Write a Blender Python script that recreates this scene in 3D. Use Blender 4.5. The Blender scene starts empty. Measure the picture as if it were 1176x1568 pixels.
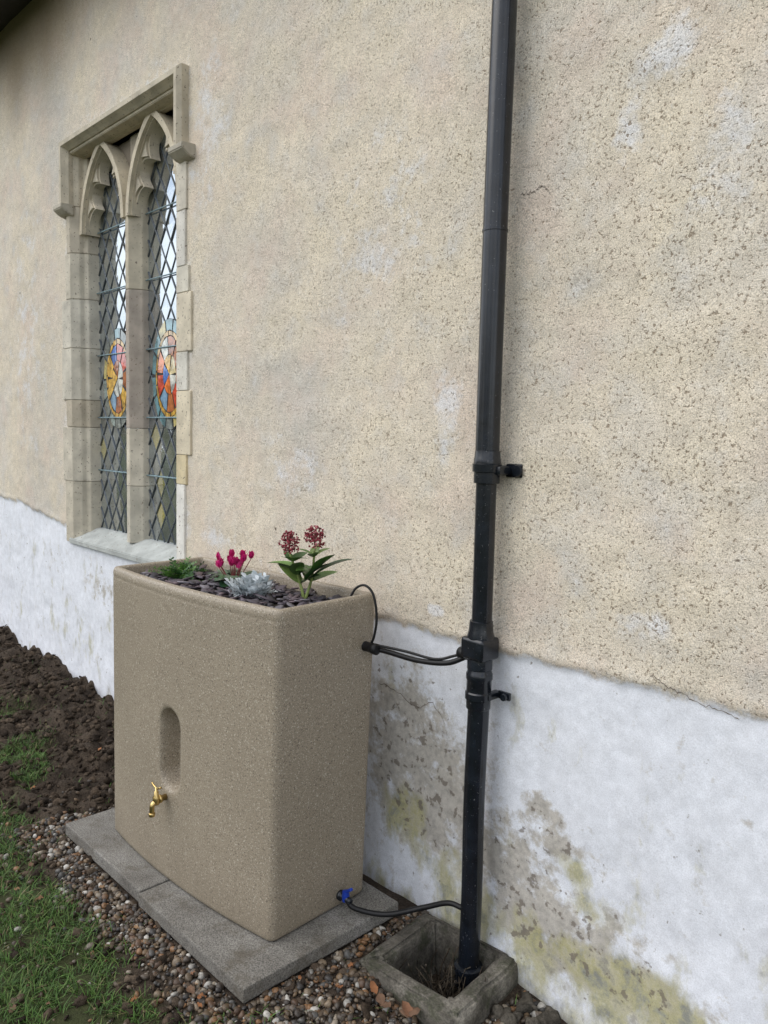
import bpy, bmesh, math, random
import numpy as np
from mathutils import Vector, Matrix
rng=np.random.default_rng(11); random.seed(11)
scene=bpy.context.scene

# ------------------------------------------------------------------ helpers
def fr(x): return x-np.floor(x)
def hsh(i,j,s): return fr(np.sin(i*127.1+j*311.7+s*74.7)*43758.5453)
def vnoise(x,y,s=0):
    xi=np.floor(x); yi=np.floor(y); fx=x-xi; fy=y-yi
    fx=fx*fx*(3-2*fx); fy=fy*fy*(3-2*fy)
    a=hsh(xi,yi,s); b=hsh(xi+1,yi,s); c=hsh(xi,yi+1,s); d=hsh(xi+1,yi+1,s)
    return (a*(1-fx)+b*fx)*(1-fy)+(c*(1-fx)+d*fx)*fy
def fbm(x,y,s=0,o=4):
    r=0; a=.5; t=0
    for k in range(o):
        r=r+a*vnoise(x*2**k,y*2**k,s+k*3.1); t+=a; a*=.5
    return r/t
def sst(a,b,x):
    t=np.clip((x-a)/(b-a),0,1); return t*t*(3-2*t)

def empty(name,parent=None):
    e=bpy.data.objects.new(name,None); scene.collection.objects.link(e)
    if parent: e.parent=parent
    return e
def nmesh(name,V,F,mat=None,parent=None,smooth=False,col=None,attrs=None):
    me=bpy.data.meshes.new(name)
    V=np.asarray(V,dtype=np.float64).reshape(-1,3)
    if isinstance(F,np.ndarray):
        n,k=F.shape
        me.vertices.add(len(V)); me.vertices.foreach_set('co',V.astype(np.float32).ravel())
        me.loops.add(n*k); me.loops.foreach_set('vertex_index',F.astype(np.int32).ravel())
        me.polygons.add(n); me.polygons.foreach_set('loop_start',np.arange(0,n*k,k,dtype=np.int32))
        me.update(calc_edges=True); me.validate()
    else:
        me.from_pydata([tuple(v) for v in V],[],[tuple(f) for f in F]); me.update()
    if smooth: me.polygons.foreach_set('use_smooth',np.ones(len(me.polygons),dtype=bool))
    if col is not None:
        ca=me.color_attributes.new('Col','FLOAT_COLOR','POINT')
        c=np.ones((len(V),4),dtype=np.float32); c[:,:3]=np.asarray(col)[:,:3]
        ca.data.foreach_set('color',c.ravel())
    if attrs:
        for k,a in attrs.items():
            at=me.attributes.new(k,'FLOAT','POINT'); at.data.foreach_set('value',np.asarray(a,dtype=np.float32).ravel())
    ob=bpy.data.objects.new(name,me); scene.collection.objects.link(ob)
    if mat: me.materials.append(mat)
    if parent: ob.parent=parent
    return ob
class Acc:
    def __init__(s): s.V=[];s.F=[];s.C=[];s.n=0
    def add(s,V,F,c=(1,1,1)):
        V=np.asarray(V,float).reshape(-1,3)
        s.V.append(V); s.F+= [tuple(int(i)+s.n for i in f) for f in F]
        c=np.asarray(c,float)
        if c.ndim==1: c=np.tile(c,(len(V),1))
        s.C.append(c); s.n+=len(V)
    def make(s,name,mat,parent=None,smooth=False):
        return nmesh(name,np.vstack(s.V),s.F,mat,parent,smooth,col=np.vstack(s.C))
def tube(P,R,seg=16,caps=True):
    P=np.asarray(P,float); n=len(P); R=np.broadcast_to(np.asarray(R,float),(n,))
    T=np.gradient(P,axis=0)
    for i in range(n):
        l=np.linalg.norm(T[i])
        T[i]= T[i]/l if l>1e-9 else (T[i-1] if i else np.array([0,0,1.]))
    up=np.array([0,0,1.]) if abs(T[0][2])<.9 else np.array([0,1.,0])
    u=np.cross(T[0],up); u/=np.linalg.norm(u)
    V=[]
    for i in range(n):
        u=u-T[i]*np.dot(u,T[i]); u/=np.linalg.norm(u); w=np.cross(T[i],u)
        a=np.linspace(0,2*math.pi,seg,endpoint=False)
        V.append(P[i]+R[i]*(np.cos(a)[:,None]*u+np.sin(a)[:,None]*w))
    V=np.vstack(V); F=[]
    for i in range(n-1):
        for j in range(seg):
            k=(j+1)%seg; F.append((i*seg+j,i*seg+k,(i+1)*seg+k,(i+1)*seg+j))
    if caps:
        F.append(tuple(range(seg))[::-1]); F.append(tuple((n-1)*seg+j for j in range(seg)))
    return V,F
def spline(P,n=40):
    P=np.asarray(P,float); out=[]
    Q=np.vstack([2*P[0]-P[1],P,2*P[-1]-P[-2]])
    m=len(P)-1; per=max(2,n//m)
    for i in range(m):
        p0,p1,p2,p3=Q[i:i+4]
        for t in np.linspace(0,1,per,endpoint=False):
            out.append(.5*((2*p1)+(-p0+p2)*t+(2*p0-5*p1+4*p2-p3)*t*t+(-p0+3*p1-3*p2+p3)*t**3))
    out.append(P[-1]); return np.array(out)
def lathe(prof,c,axis='z',seg=24):
    c=np.asarray(c,float); V=[]
    a=np.linspace(0,2*math.pi,seg,endpoint=False)
    for r,h in prof:
        x=r*np.cos(a); y=r*np.sin(a); z=np.full(seg,h)
        V.append({'z':np.c_[x,y,z],'y':np.c_[x,z,y],'x':np.c_[z,x,y]}[axis]+c)
    n=len(prof); F=[]
    for i in range(n-1):
        for j in range(seg):
            k=(j+1)%seg; F.append((i*seg+j,i*seg+k,(i+1)*seg+k,(i+1)*seg+j))
    F.append(tuple(range(seg))[::-1]); F.append(tuple((n-1)*seg+j for j in range(seg)))
    return np.vstack(V),F
def bbox(x0,x1,y0,y1,z0,z1,bev=.004,rot=None,seg=2):
    bm=bmesh.new(); bmesh.ops.create_cube(bm,size=1)
    for v in bm.verts: v.co=Vector(((x0+x1)/2+v.co.x*(x1-x0),(y0+y1)/2+v.co.y*(y1-y0),(z0+z1)/2+v.co.z*(z1-z0)))
    if bev: bmesh.ops.bevel(bm,geom=bm.edges[:],offset=bev,segments=seg,affect='EDGES',profile=.6)
    bm.verts.index_update()
    V=np.array([v.co[:] for v in bm.verts]); F=[tuple(v.index for v in f.verts) for f in bm.faces]; bm.free()
    if rot is not None:
        c=np.array([(x0+x1)/2,(y0+y1)/2,(z0+z1)/2]); V=(V-c)@np.array(rot).T+c
    return V,F
def prism(poly,z0,z1,axis='z',bev=.004):
    n=len(poly); bm=bmesh.new(); vs=[]
    for h in (z0,z1):
        for p in poly:
            co={'z':(p[0],p[1],h),'x':(h,p[0],p[1]),'y':(p[0],h,p[1])}[axis]; vs.append(bm.verts.new(co))
    for i in range(n):
        j=(i+1)%n; bm.faces.new((vs[i],vs[j],vs[n+j],vs[n+i]))
    bm.faces.new(vs[:n][::-1]); bm.faces.new(vs[n:])
    bmesh.ops.recalc_face_normals(bm,faces=bm.faces[:])
    if bev: bmesh.ops.bevel(bm,geom=bm.edges[:],offset=bev,segments=2,affect='EDGES')
    bm.verts.index_update()
    V=np.array([v.co[:] for v in bm.verts]); F=[tuple(v.index for v in f.verts) for f in bm.faces]; bm.free()
    return V,F
def ico(sub=2):
    bm=bmesh.new(); bmesh.ops.create_icosphere(bm,subdivisions=sub,radius=1)
    V=np.array([v.co[:] for v in bm.verts]); F=np.array([[v.index for v in f.verts] for f in bm.faces]); bm.free(); return V,F
def eulers(ax,ay,az):
    n=len(ax); o=np.zeros(n); i=np.ones(n)
    def M(*r): return np.array(r).reshape(3,3,n).transpose(2,0,1)
    cx,sx,cy,sy,cz,sz=np.cos(ax),np.sin(ax),np.cos(ay),np.sin(ay),np.cos(az),np.sin(az)
    Rx=M(i,o,o,o,cx,-sx,o,sx,cx); Ry=M(cy,o,sy,o,i,o,-sy,o,cy); Rz=M(cz,-sz,o,sz,cz,o,o,o,i)
    return Rz@Ry@Rx
def scatter(bV,bF,pos,R,S,col,jit=0):
    n=len(pos); m=len(bV)
    B=np.broadcast_to(bV,(n,m,3)).copy()
    if jit:
        k=rng.normal(size=(n,3,3))*2.0; ph=rng.uniform(0,6,(n,3))
        B=B*(1+jit*np.sin(np.einsum('nij,nmj->nmi',k,B)+ph[:,None,:]).mean(2,keepdims=True)*1.6)
    V=np.einsum('nij,nmj->nmi',R,B*np.asarray(S)[:,None,:])+pos[:,None,:]
    F=(bF[None]+ (np.arange(n)*m)[:,None,None]).reshape(-1,bF.shape[1])
    C=np.repeat(col,m,axis=0)
    return V.reshape(-1,3),F,C

# node helpers
def N(nt,t,props=None,I=None):
    n=nt.nodes.new(t)
    for k,v in (props or {}).items(): setattr(n,k,v)
    for k,v in (I or {}).items():
        if isinstance(v,bpy.types.NodeSocket): nt.links.new(v,n.inputs[k])
        else: n.inputs[k].default_value=v
    return n
def c4(c): return (c[0],c[1],c[2],1)
def mix(nt,f,a,b,bl='MIX'):
    a=c4(a) if isinstance(a,tuple) else a; b=c4(b) if isinstance(b,tuple) else b
    return N(nt,'ShaderNodeMix',{'data_type':'RGBA','blend_type':bl,'clamp_factor':True},{0:f,6:a,7:b}).outputs[2]
def ramp(nt,f,st,interp='LINEAR'):
    n=N(nt,'ShaderNodeValToRGB',None,{0:f}); cr=n.color_ramp; cr.interpolation=interp
    while len(cr.elements)<len(st): cr.elements.new(.5)
    for e,(p,c) in zip(cr.elements,st):
        e.position=p; e.color=c4(c) if isinstance(c,tuple) else (c,c,c,1)
    return n.outputs[0]
def mth(nt,op,a,b=0.0,cl=False): return N(nt,'ShaderNodeMath',{'operation':op,'use_clamp':cl},{0:a,1:b}).outputs[0]
def noise(nt,vec,sc,det=4,rough=.55,dist=0): return N(nt,'ShaderNodeTexNoise',None,{'Vector':vec,'Scale':sc,'Detail':det,'Roughness':rough,'Distortion':dist}).outputs[0]
def newmat(name):
    m=bpy.data.materials.new(name); m.use_nodes=True; nt=m.node_tree; nt.nodes.clear()
    out=N(nt,'ShaderNodeOutputMaterial'); b=N(nt,'ShaderNodeBsdfPrincipled'); nt.links.new(b.outputs[0],out.inputs[0])
    return m,nt,b
def smat(name,col=(.5,.5,.5),rough=.6,sc=20,var=.25,bump=.2,bd=.003,metal=0,attr=False,spec=.5,speck=None,bsc=None,coat=0):
    m,nt,b=newmat(name)
    tc=N(nt,'ShaderNodeTexCoord').outputs['Object']
    base=N(nt,'ShaderNodeAttribute',{'attribute_name':'Col'}).outputs['Color'] if attr else c4(col)
    n=noise(nt,tc,sc,3)
    v=ramp(nt,n,[(.3,1-var),(.7,1+var*.6)])
    c=mix(nt,1.0,base,v,'MULTIPLY')
    if speck:
        s=noise(nt,tc,speck[0],2); f=ramp(nt,s,[(speck[1],1.0),(speck[1]+.04,0.0)]); c=mix(nt,f,c,speck[2])
    nt.links.new(c,b.inputs['Base Color'])
    b.inputs['Roughness'].default_value=rough; b.inputs['Metallic'].default_value=metal
    b.inputs['Specular IOR Level'].default_value=spec; b.inputs['Coat Weight'].default_value=coat
    if bump:
        n2=noise(nt,tc,bsc or sc*3,3)
        bn=N(nt,'ShaderNodeBump',None,{'Strength':bump,'Distance':bd,'Height':n2}); nt.links.new(bn.outputs[0],b.inputs['Normal'])
    return m

# ------------------------------------------------------------------ camera
yaw=math.radians(43.5); p=math.radians(5.5); r=.025
F0=Vector((-math.cos(yaw),math.sin(yaw),0)); R0=Vector((math.sin(yaw),math.cos(yaw),0)); Z=Vector((0,0,1))
Fw=F0*math.cos(p)-Z*math.sin(p); U=Z*math.cos(p)+F0*math.sin(p)
Ra=R0*math.cos(r)+U*math.sin(r); Ub=-R0*math.sin(r)+U*math.cos(r)
cd=bpy.data.cameras.new('camera'); cam=bpy.data.objects.new('camera',cd); scene.collection.objects.link(cam)
M=Matrix.Identity(4)
for i in range(3): M[i][0]=Ra[i]; M[i][1]=Ub[i]; M[i][2]=-Fw[i]
M[0][3],M[1][3],M[2][3]=0,-1.87,1.61
cam.matrix_world=M
cd.sensor_fit='HORIZONTAL'; cd.sensor_width=36; cd.lens=36*1200/1176; cd.clip_end=1500; cd.clip_start=.02
scene.camera=cam

# ------------------------------------------------------------------ light
scene.view_settings.view_transform='Standard'; scene.view_settings.look='None'; scene.view_settings.exposure=0
w=bpy.data.worlds.new('World'); scene.world=w; w.use_nodes=True; nt=w.node_tree; nt.nodes.clear()
ld=Vector((.42,.60,-.80)).normalized()
sun_el=math.asin(-ld.z); az=math.atan2(-ld.x,-ld.y)
sky=N(nt,'ShaderNodeTexSky',{'sky_type':'NISHITA','sun_disc':False,'sun_elevation':sun_el,'sun_rotation':az,'air_density':1.0,'dust_density':1.0})
tc=N(nt,'ShaderNodeTexCoord').outputs['Generated']
mp=N(nt,'ShaderNodeMapping',None,{'Vector':tc,'Scale':(1,1,2.6)}).outputs[0]
cn=noise(nt,mp,5.0,5,.6,.3)
cf=ramp(nt,cn,[(.40,0.0),(.55,.95)])
skc=mix(nt,cf,sky.outputs[0],(12.0,12.1,12.4))
bg=N(nt,'ShaderNodeBackground',None,{'Color':skc,'Strength':.148}); wo=N(nt,'ShaderNodeOutputWorld'); nt.links.new(bg.outputs[0],wo.inputs[0])
sl=bpy.data.lights.new('sun','SUN'); sl.energy=1.5; sl.angle=math.radians(60); sl.color=(1,.96,.90)
so=bpy.data.objects.new('sun',sl); scene.collection.objects.link(so); so.rotation_euler=ld.to_track_quat('-Z','Y').to_euler()

# ------------------------------------------------------------------ wall
WX0,WX1,WZ0,WZ1=-4.64,-3.40,.94,3.20
church=empty('church_building')
def wline(x): return .985+.14*sst(-4.2,-6.2,x)+.025*(fbm(x*1.7,x*0+3,5,3)-.5)*2
xs=np.concatenate([np.linspace(-16,-6.9,40)[:-1],np.arange(-6.9,-.3,.0125),np.linspace(-.3,6,30)[1:]])
zs=np.concatenate([np.arange(-.35,4.30,.0125)])
def snap(a,v): a[np.argmin(abs(a-v))]=v
for v in (WX0,WX1): snap(xs,v)
for v in (WZ0,WZ1): snap(zs,v)
XX,ZZ=np.meshgrid(xs,zs)
sl_=ZZ-wline(XX)-.020*(fbm(XX*14,ZZ*14,9,3)-.5)*2
dwin=np.maximum(np.maximum(WX0-XX,XX-WX1),np.maximum(WZ0-ZZ,ZZ-WZ1))
far=sst(.1,.5,dwin)
und=(fbm(XX*1.3,ZZ*1.3,2,3)-.5)*.036*far+(fbm(XX*9,ZZ*9,4,3)-.5)*.010*(.3+.7*far)
prd=.008*sst(-.010,.016,sl_)+.008*np.exp(-((sl_-.02)/.02)**2)*fbm(XX*5,ZZ*5,8,2)*far
YY=und-prd+.002
YY=np.where(dwin<.12,np.maximum(YY,-.012),YY)
low=sst(.45,.0,ZZ)*(fbm(XX*4,ZZ*4,31,4)-.45)*.03*far
YY=YY-low*.6
def blob(cx,cz,rx,rz): 
    d=np.sqrt(((XX-cx)/rx)**2+((ZZ-cz)/rz)**2); return np.clip(1.3-d,0,1)
yel=sum(a*blob(*q) for a,q in [(1.1,(-1.08,.31,.14,.08)),(1.3,(-.93,.15,.24,.08)),(.8,(-1.30,.10,.25,.10)),(1.0,(-1.83,.27,.14,.13)),(.8,(-1.60,.14,.16,.12)),(.35,(-4.6,.36,.6,.2)),(1.2,(-.70,.05,.3,.10)),(.7,(-1.18,.40,.1,.04))])
yel=np.clip(yel+.75*sst(.16,-.06,ZZ),0,1.25)
gry=sum(a*blob(*q) for a,q in [(1.3,(-1.27,.53,.08,.05)),(1.2,(-1.18,.45,.13,.04)),(.8,(-1.38,.35,.14,.18)),(.75,(-1.75,.52,.32,.32)),(.9,(-1.85,.5,.2,.35)),(.7,(-1.62,.35,.15,.3)),(.65,(-4.0,.62,.20,.13)),(.7,(-4.35,.72,.25,.12)),(.4,(-5.0,.78,.20,.10)),(1.0,(-1.10,.18,.30,.13)),(.9,(-1.3,.2,.2,.2)),(.4,(-2.2,.7,.3,.2)),(.6,(-.75,.12,.3,.1))])
gry=np.clip(gry,0,1.25)
cem=sum(a*blob(*q) for a,q in [(1,(-.976,2.58,.09,.09)),(.7,(-1.10,2.37,.06,.12)),(.9,(-1.676,1.69,.09,.16)),(1.6,(-1.70,1.05,.045,.025)),(.8,(-3.12,2.95,.16,.35)),(.6,(-.85,2.3,.15,.2)),(.6,(-2.5,1.5,.2,.15)),(.5,(-2.0,2.3,.3,.4)),(.6,(-.8,2.9,.2,.2)),(.8,(-1.0,1.15,.12,.04)),(.8,(-3.05,1.12,.3,.06)),(.7,(-2.5,1.08,.25,.05)),(.5,(-5.4,2.2,.4,.8))])
cem=np.clip(cem+.75*sst(.18,.02,dwin)*sst(-.02,.01,dwin),0,1.3)
dirt=sst(3.40,4.20,ZZ+.45*(fbm(XX*2,ZZ*.7,41,3)-.5))
pit=sst(-3.8,-1.0,XX)*.65+.35
nx=len(xs); nz=len(zs)
V=np.c_[XX.ravel(),YY.ravel(),ZZ.ravel()]
ii,jj=np.meshgrid(np.arange(nx-1),np.arange(nz-1))
xc=(xs[:-1]+xs[1:])/2; zc=(zs[:-1]+zs[1:])/2
inside=((xc>WX0)&(xc<WX1))[None,:]&((zc>WZ0)&(zc<WZ1))[:,None]
a=(jj*nx+ii)[~inside]; Fq=np.c_[a,a+1,a+nx+1,a+nx]
mw,nt,b=newmat('roughcast_render')
tc=N(nt,'ShaderNodeTexCoord').outputs['Object']
def at(n): return N(nt,'ShaderNodeAttribute',{'attribute_name':n}).outputs['Fac']
n1=noise(nt,tc,.9,4,.6); n2=noise(nt,tc,2.7,4,.6); n3=noise(nt,tc,7,4,.65); nf=noise(nt,tc,300,2,.6); npit=noise(nt,tc,118,2,.55,.5); nm=noise(nt,tc,28,3,.6)
nl=noise(nt,tc,52,2,.5)
up=ramp(nt,n1,[(.30,(.58,.555,.50)),(.42,(.665,.60,.50)),(.55,(.74,.655,.52)),(.66,(.69,.635,.55)),(.78,(.65,.635,.59))])
up=mix(nt,ramp(nt,n2,[(.50,0.0),(.66,.55)]),up,(.68,.555,.465))
up=mix(nt,ramp(nt,n2,[(.32,.50),(.46,0.0)]),up,(.76,.675,.51))
up=mix(nt,ramp(nt,n3,[(.50,0.0),(.68,.6)]),up,(.57,.545,.50))
up=mix(nt,1.0,up,ramp(nt,nm,[(.3,.90),(.7,1.08)]),'MULTIPLY')
cf=mth(nt,'ADD',at('cem'),mth(nt,'MULTIPLY',mth(nt,'SUBTRACT',n3,.5),2.6)); cf=mth(nt,'ADD',cf,mth(nt,'MULTIPLY',mth(nt,'SUBTRACT',nl,.5),.9))
up=mix(nt,ramp(nt,cf,[(.45,0.0),(1.0,.7)]),up,(.77,.77,.78))
up=mix(nt,1.0,up,ramp(nt,nf,[(.28,.56),(.5,1.0),(.72,1.32)]),'MULTIPLY')
pf=ramp(nt,mth(nt,'ADD',npit,mth(nt,'MULTIPLY',mth(nt,'SUBTRACT',n2,.5),.22)),[(.335,.78),(.39,0.0)])
up=mix(nt,mth(nt,'MULTIPLY',pf,at('pit')),up,(.26,.20,.14))
up=mix(nt,ramp(nt,npit,[(.64,0.0),(.70,.35)]),up,(.84,.82,.77))
bp=noise(nt,tc,18,2,.5); up=mix(nt,ramp(nt,bp,[(.215,.85),(.24,0.0)]),up,(.12,.09,.065))
up=mix(nt,mth(nt,'MULTIPLY',at('dirt'),.80),up,(.20,.145,.08))
# plinth
mp2=N(nt,'ShaderNodeMapping',None,{'Vector':tc,'Scale':(1,1,.5)}).outputs[0]
nb=noise(nt,mp2,9,5,.65); n11=noise(nt,tc,12,5,.7)
lo=mix(nt,ramp(nt,nb,[(.42,0.0),(.7,.5)]),(.84,.865,.92),(.71,.72,.75))
gf=mth(nt,'ADD',at('gry'),mth(nt,'MULTIPLY',mth(nt,'SUBTRACT',n11,.55),4.2))
lo=mix(nt,ramp(nt,gf,[(.25,0.0),(.85,.85)]),lo,ramp(nt,nl,[(.35,(.38,.345,.29)),(.6,(.52,.48,.41))]))
yf=mth(nt,'ADD',at('yel'),mth(nt,'MULTIPLY',mth(nt,'SUBTRACT',nb,.52),3.6))
lo=mix(nt,ramp(nt,yf,[(.3,0.0),(.95,.85)]),lo,ramp(nt,n11,[(.36,(.24,.24,.18)),(.48,(.48,.45,.23)),(.56,(.54,.51,.34)),(.66,(.32,.31,.25))]))
lo=mix(nt,1.0,lo,ramp(nt,nm,[(.3,.88),(.7,1.05)]),'MULTIPLY')
lo=mix(nt,1.0,lo,ramp(nt,nf,[(.3,.86),(.7,1.10)]),'MULTIPLY')
lo=mix(nt,ramp(nt,mth(nt,'ADD',noise(nt,tc,26,3,.6),mth(nt,'MULTIPLY',at('gry'),-.09)),[(.27,.75),(.31,0.0)]),lo,(.19,.16,.13))
sf=ramp(nt,mth(nt,'ADD',mth(nt,'MULTIPLY',mth(nt,'ADD',at('sline'),mth(nt,'MULTIPLY',mth(nt,'SUBTRACT',n11,.5),.11)),18.0),.5),[(.3,0.0),(.7,1.0)])
colr=mix(nt,sf,lo,up)
nt.links.new(colr,b.inputs['Base Color']); b.inputs['Roughness'].default_value=.92; b.inputs['Specular IOR Level'].default_value=.2
hp=ramp(nt,npit,[(.30,0.0),(.42,.75),(.8,1.0)])
h=mth(nt,'ADD',hp,mth(nt,'MULTIPLY',nf,.5))
hl=mth(nt,'ADD',mth(nt,'MULTIPLY',nb,1.2),mth(nt,'MULTIPLY',nf,.12))
hh=mix(nt,sf,hl,h)
bn=N(nt,'ShaderNodeBump',None,{'Strength':.6,'Distance':.0038,'Height':hh}); nt.links.new(bn.outputs[0],b.inputs['Normal'])
nmesh('rendered_wall',V,Fq,mw,church,True,attrs={'sline':sl_,'yel':yel,'gry':gry,'cem':cem,'dirt':dirt,'pit':pit+0*XX})
# cracks
mcr=smat('crack_dark',(.17,.14,.115),.95,60,.4,0)
ac=Acc()
def crack(P,w):
    P=spline([(q[0],0,q[1]) for q in P],36); n=len(P)
    P[:,2]+=(rng.random(n)-.5)*.010; P[:,0]+=(rng.random(n)-.5)*.004
    ww=w*(.3+.8*rng.random(n)); ww[0]=ww[-1]=w*.1
    V=[];F=[]
    for i,q in enumerate(P):
        ix=np.argmin(abs(xs-q[0])); iz=np.argmin(abs(zs-q[2])); y=YY[max(0,iz-1):iz+2,max(0,ix-1):ix+2].min()-.0012
        V+= [(q[0],y,q[2]-ww[i]),(q[0],y,q[2]+ww[i])]
        if i: F.append((2*i-2,2*i,2*i+1,2*i-1))
    ac.add(V,F)
crack([(-1.425,2.31),(-1.38,2.305),(-1.35,2.315),(-1.32,2.29)],.0018)
crack([(-1.98,.738),(-1.88,.73),(-1.78,.70),(-1.72,.735),(-1.66,.69),(-1.64,.62),(-1.655,.55)],.0016)
crack([(-1.78,.70),(-1.74,.62),(-1.75,.52)],.0011)
crack([(-1.62,1.75),(-1.60,1.66),(-1.605,1.60)],.0010)
crack([(-.95,1.02),(-.85,.985),(-.72,.965)],.0014)
ac.make('cracks',mcr,church)

# ------------------------------------------------------------------ window
ms=smat('limestone',rough=.9,sc=11,var=.22,bump=.45,bd=.004,attr=True,spec=.2,speck=(80,.31,(.24,.20,.16)),bsc=60)
a=Acc()
yf_=-.0165
def jamb(side,edges,outs,cols):
    for k in range(len(edges)-1):
        z0,z1=edges[k]+.001,edges[k+1]-.001; o=outs[k]
        if side<0: poly=[(o,yf_),(-4.640,yf_),(-4.630,-.004),(-4.605,.025),(-4.602,.050),(-4.578,.066),(-4.574,.18),(o,.18)]
        else: poly=[(o,.18),(-3.466,.18),(-3.462,.066),(-3.438,.050),(-3.435,.025),(-3.412,-.004),(-3.402,yf_),(o,yf_)]
        V,F=prism(poly,z0,z1,'z',.0025); a.add(V,F,cols[k])
cl=[(.56,.51,.41),(.60,.55,.45),(.52,.46,.36),(.60,.56,.47),(.62,.58,.49),(.60,.55,.45),(.56,.50,.40),(.58,.52,.41)]
jamb(-1,[.93,1.30,1.62,1.78,2.08,2.36,2.62,2.88,3.20],[-4.75,-4.78,-4.72,-4.78,-4.77,-4.71,-4.69,-4.68],cl)
jamb(1,[.93,1.36,1.50,1.80,1.98,2.25,2.37,2.62,2.88,3.20],[-3.325,-3.31,-3.27,-3.30,-3.265,-3.29,-3.32,-3.31,-3.33],
     [(.78,.76,.70),(.68,.58,.38),(.70,.62,.47),(.70,.67,.59),(.67,.60,.47),(.68,.64,.54),(.72,.69,.62),(.67,.62,.52),(.67,.62,.52)])
for z0,z1,c in [(1.0,1.31,(.56,.52,.43)),(1.31,1.62,(.66,.60,.49)),(1.62,2.35,(.46,.40,.34)),(2.35,2.80,(.56,.50,.39))]:
    V,F=prism([(-4.078,.18),(-4.078,.095),(-4.066,.080),(-4.040,.035),(-4.000,.035),(-3.974,.080),(-3.962,.095),(-3.962,.18)],z0+.001,z1-.001,'z',.0025); a.add(V,F,c)
V,F=prism([(-.022,.925),(-.022,.955),(.10,1.020),(.18,1.025),(.18,.925)],-4.70,-3.345,'x',.004); a.add(V,F,(.46,.48,.46))
V,F=prism([(yf_,3.165),(yf_,3.215),(.18,3.215),(.18,3.15),(.06,3.15),(.02,3.155)],-4.66,-3.345,'x',.003); a.add(V,F,(.52,.46,.35))
# hood mould
prof=[(0,.0),(0,-.025),(.010,-.04),(.022,-.062),(.045,-.062),(.060,-.042),(.060,.0)]
L,Rr,T=-4.625,-3.365,3.18; V=[];F=[]
for (x,sx,z,sz) in [(L,-1,2.875,0),(L,-1,T,1),(Rr,1,T,1),(Rr,1,2.875,0)]:
    for o,y in prof: V.append((x+sx*o,y,z+sz*o))
n=len(prof)
for k in range(3):
    for i in range(n-1): F.append((k*n+i,k*n+i+1,(k+1)*n+i+1,(k+1)*n+i))
F.append(tuple(range(n))); F.append(tuple(range(3*n,4*n))[::-1])
a.add(V,F,(.58,.52,.41))
for x0,x1 in ((-4.735,-4.615),(-3.375,-3.245)):
    V,F=prism([(.0,2.825),(-.04,2.835),(-.075,2.86),(-.075,2.885),(0,2.89)],x0,x1,'x',.004); a.add(V,F,(.50,.46,.38))
# tracery
def arch(c,w,z0,h,n=44):
    k=(h*h-w*w)/(2*w); R=w+k; th=math.acos(k/R); t=np.linspace(0,th,n)
    left=np.c_[c+k-R*np.cos(t),z0+R*np.sin(t)]
    cen=np.array([c+k,z0]); nin=(cen-left)/R
    return left,nin,t/th
def strip(acc,A,B,y0,y1,c):
    n=len(A); V=[]
    for y in (y0,y1):
        for P in (A,B):
            for q in P: V.append((q[0],y,q[1]))
    F=[]
    for i in range(n-1):
        F+= [(i,i+1,n+i+1,n+i),(2*n+i,3*n+i,3*n+i+1,2*n+i+1),(i,2*n+i,2*n+i+1,i+1),(n+i,n+i+1,3*n+i+1,3*n+i)]
    F+=[(0,n,3*n,2*n),(n-1,3*n-1,4*n-1,2*n-1)]
    acc.add(V,F,c)
ZS,AH=2.72,.44
for c in (-4.315,-3.725):
    w=.258
    Lp,nin,s=arch(c,w,ZS,AH)
    for sgn in (1,-1):
        P=Lp.copy(); nn=nin.copy()
        if sgn<0: P[:,0]=2*c-P[:,0]; nn[:,0]*=-1
        strip(a,P-nn*.024,P+nn*.008,.022,.13,(.62,.55,.42))
        strip(a,P+nn*.004,P+nn*.016,.040,.13,(.58,.51,.39))
        f=np.zeros(len(s))
        for lo_,hi_,mid,half in ((0,.31,.02,.31),(.31,.62,.465,.165),(.62,1.01,.86,.25)):
            m=(s>=lo_)&(s<hi_+1e-6); q=np.clip(abs(s[m]-mid)/half,0,1); f[m]=.135*(1-np.sqrt(1-q*q*.99))
        f=f+.014
        strip(a,P+nn*.008,P+nn*f[:,None],.062,.115,(.62,.55,.43))
        f2=np.maximum(f-.018,.012); strip(a,P+nn*.009,P+nn*f2[:,None],.050,.08,(.58,.52,.41))
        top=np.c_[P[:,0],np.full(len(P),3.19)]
        strip(a,P,top,.100,.165,(.27,.23,.18))  # sunk spandrel stone, recess shadow put into its darker colour
for x0,x1 in ((-4.078,-3.962),(-4.60,-4.578),(-3.462,-3.44)):
    V,F=bbox(x0,x1,.085,.17,2.79,3.16,.004); a.add(V,F,(.48,.42,.33))
V,F=bbox(-4.60,-3.44,.035,.17,3.15,3.17,.004); a.add(V,F,(.50,.44,.33))
a.make('window_stonework',ms,church)

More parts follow.
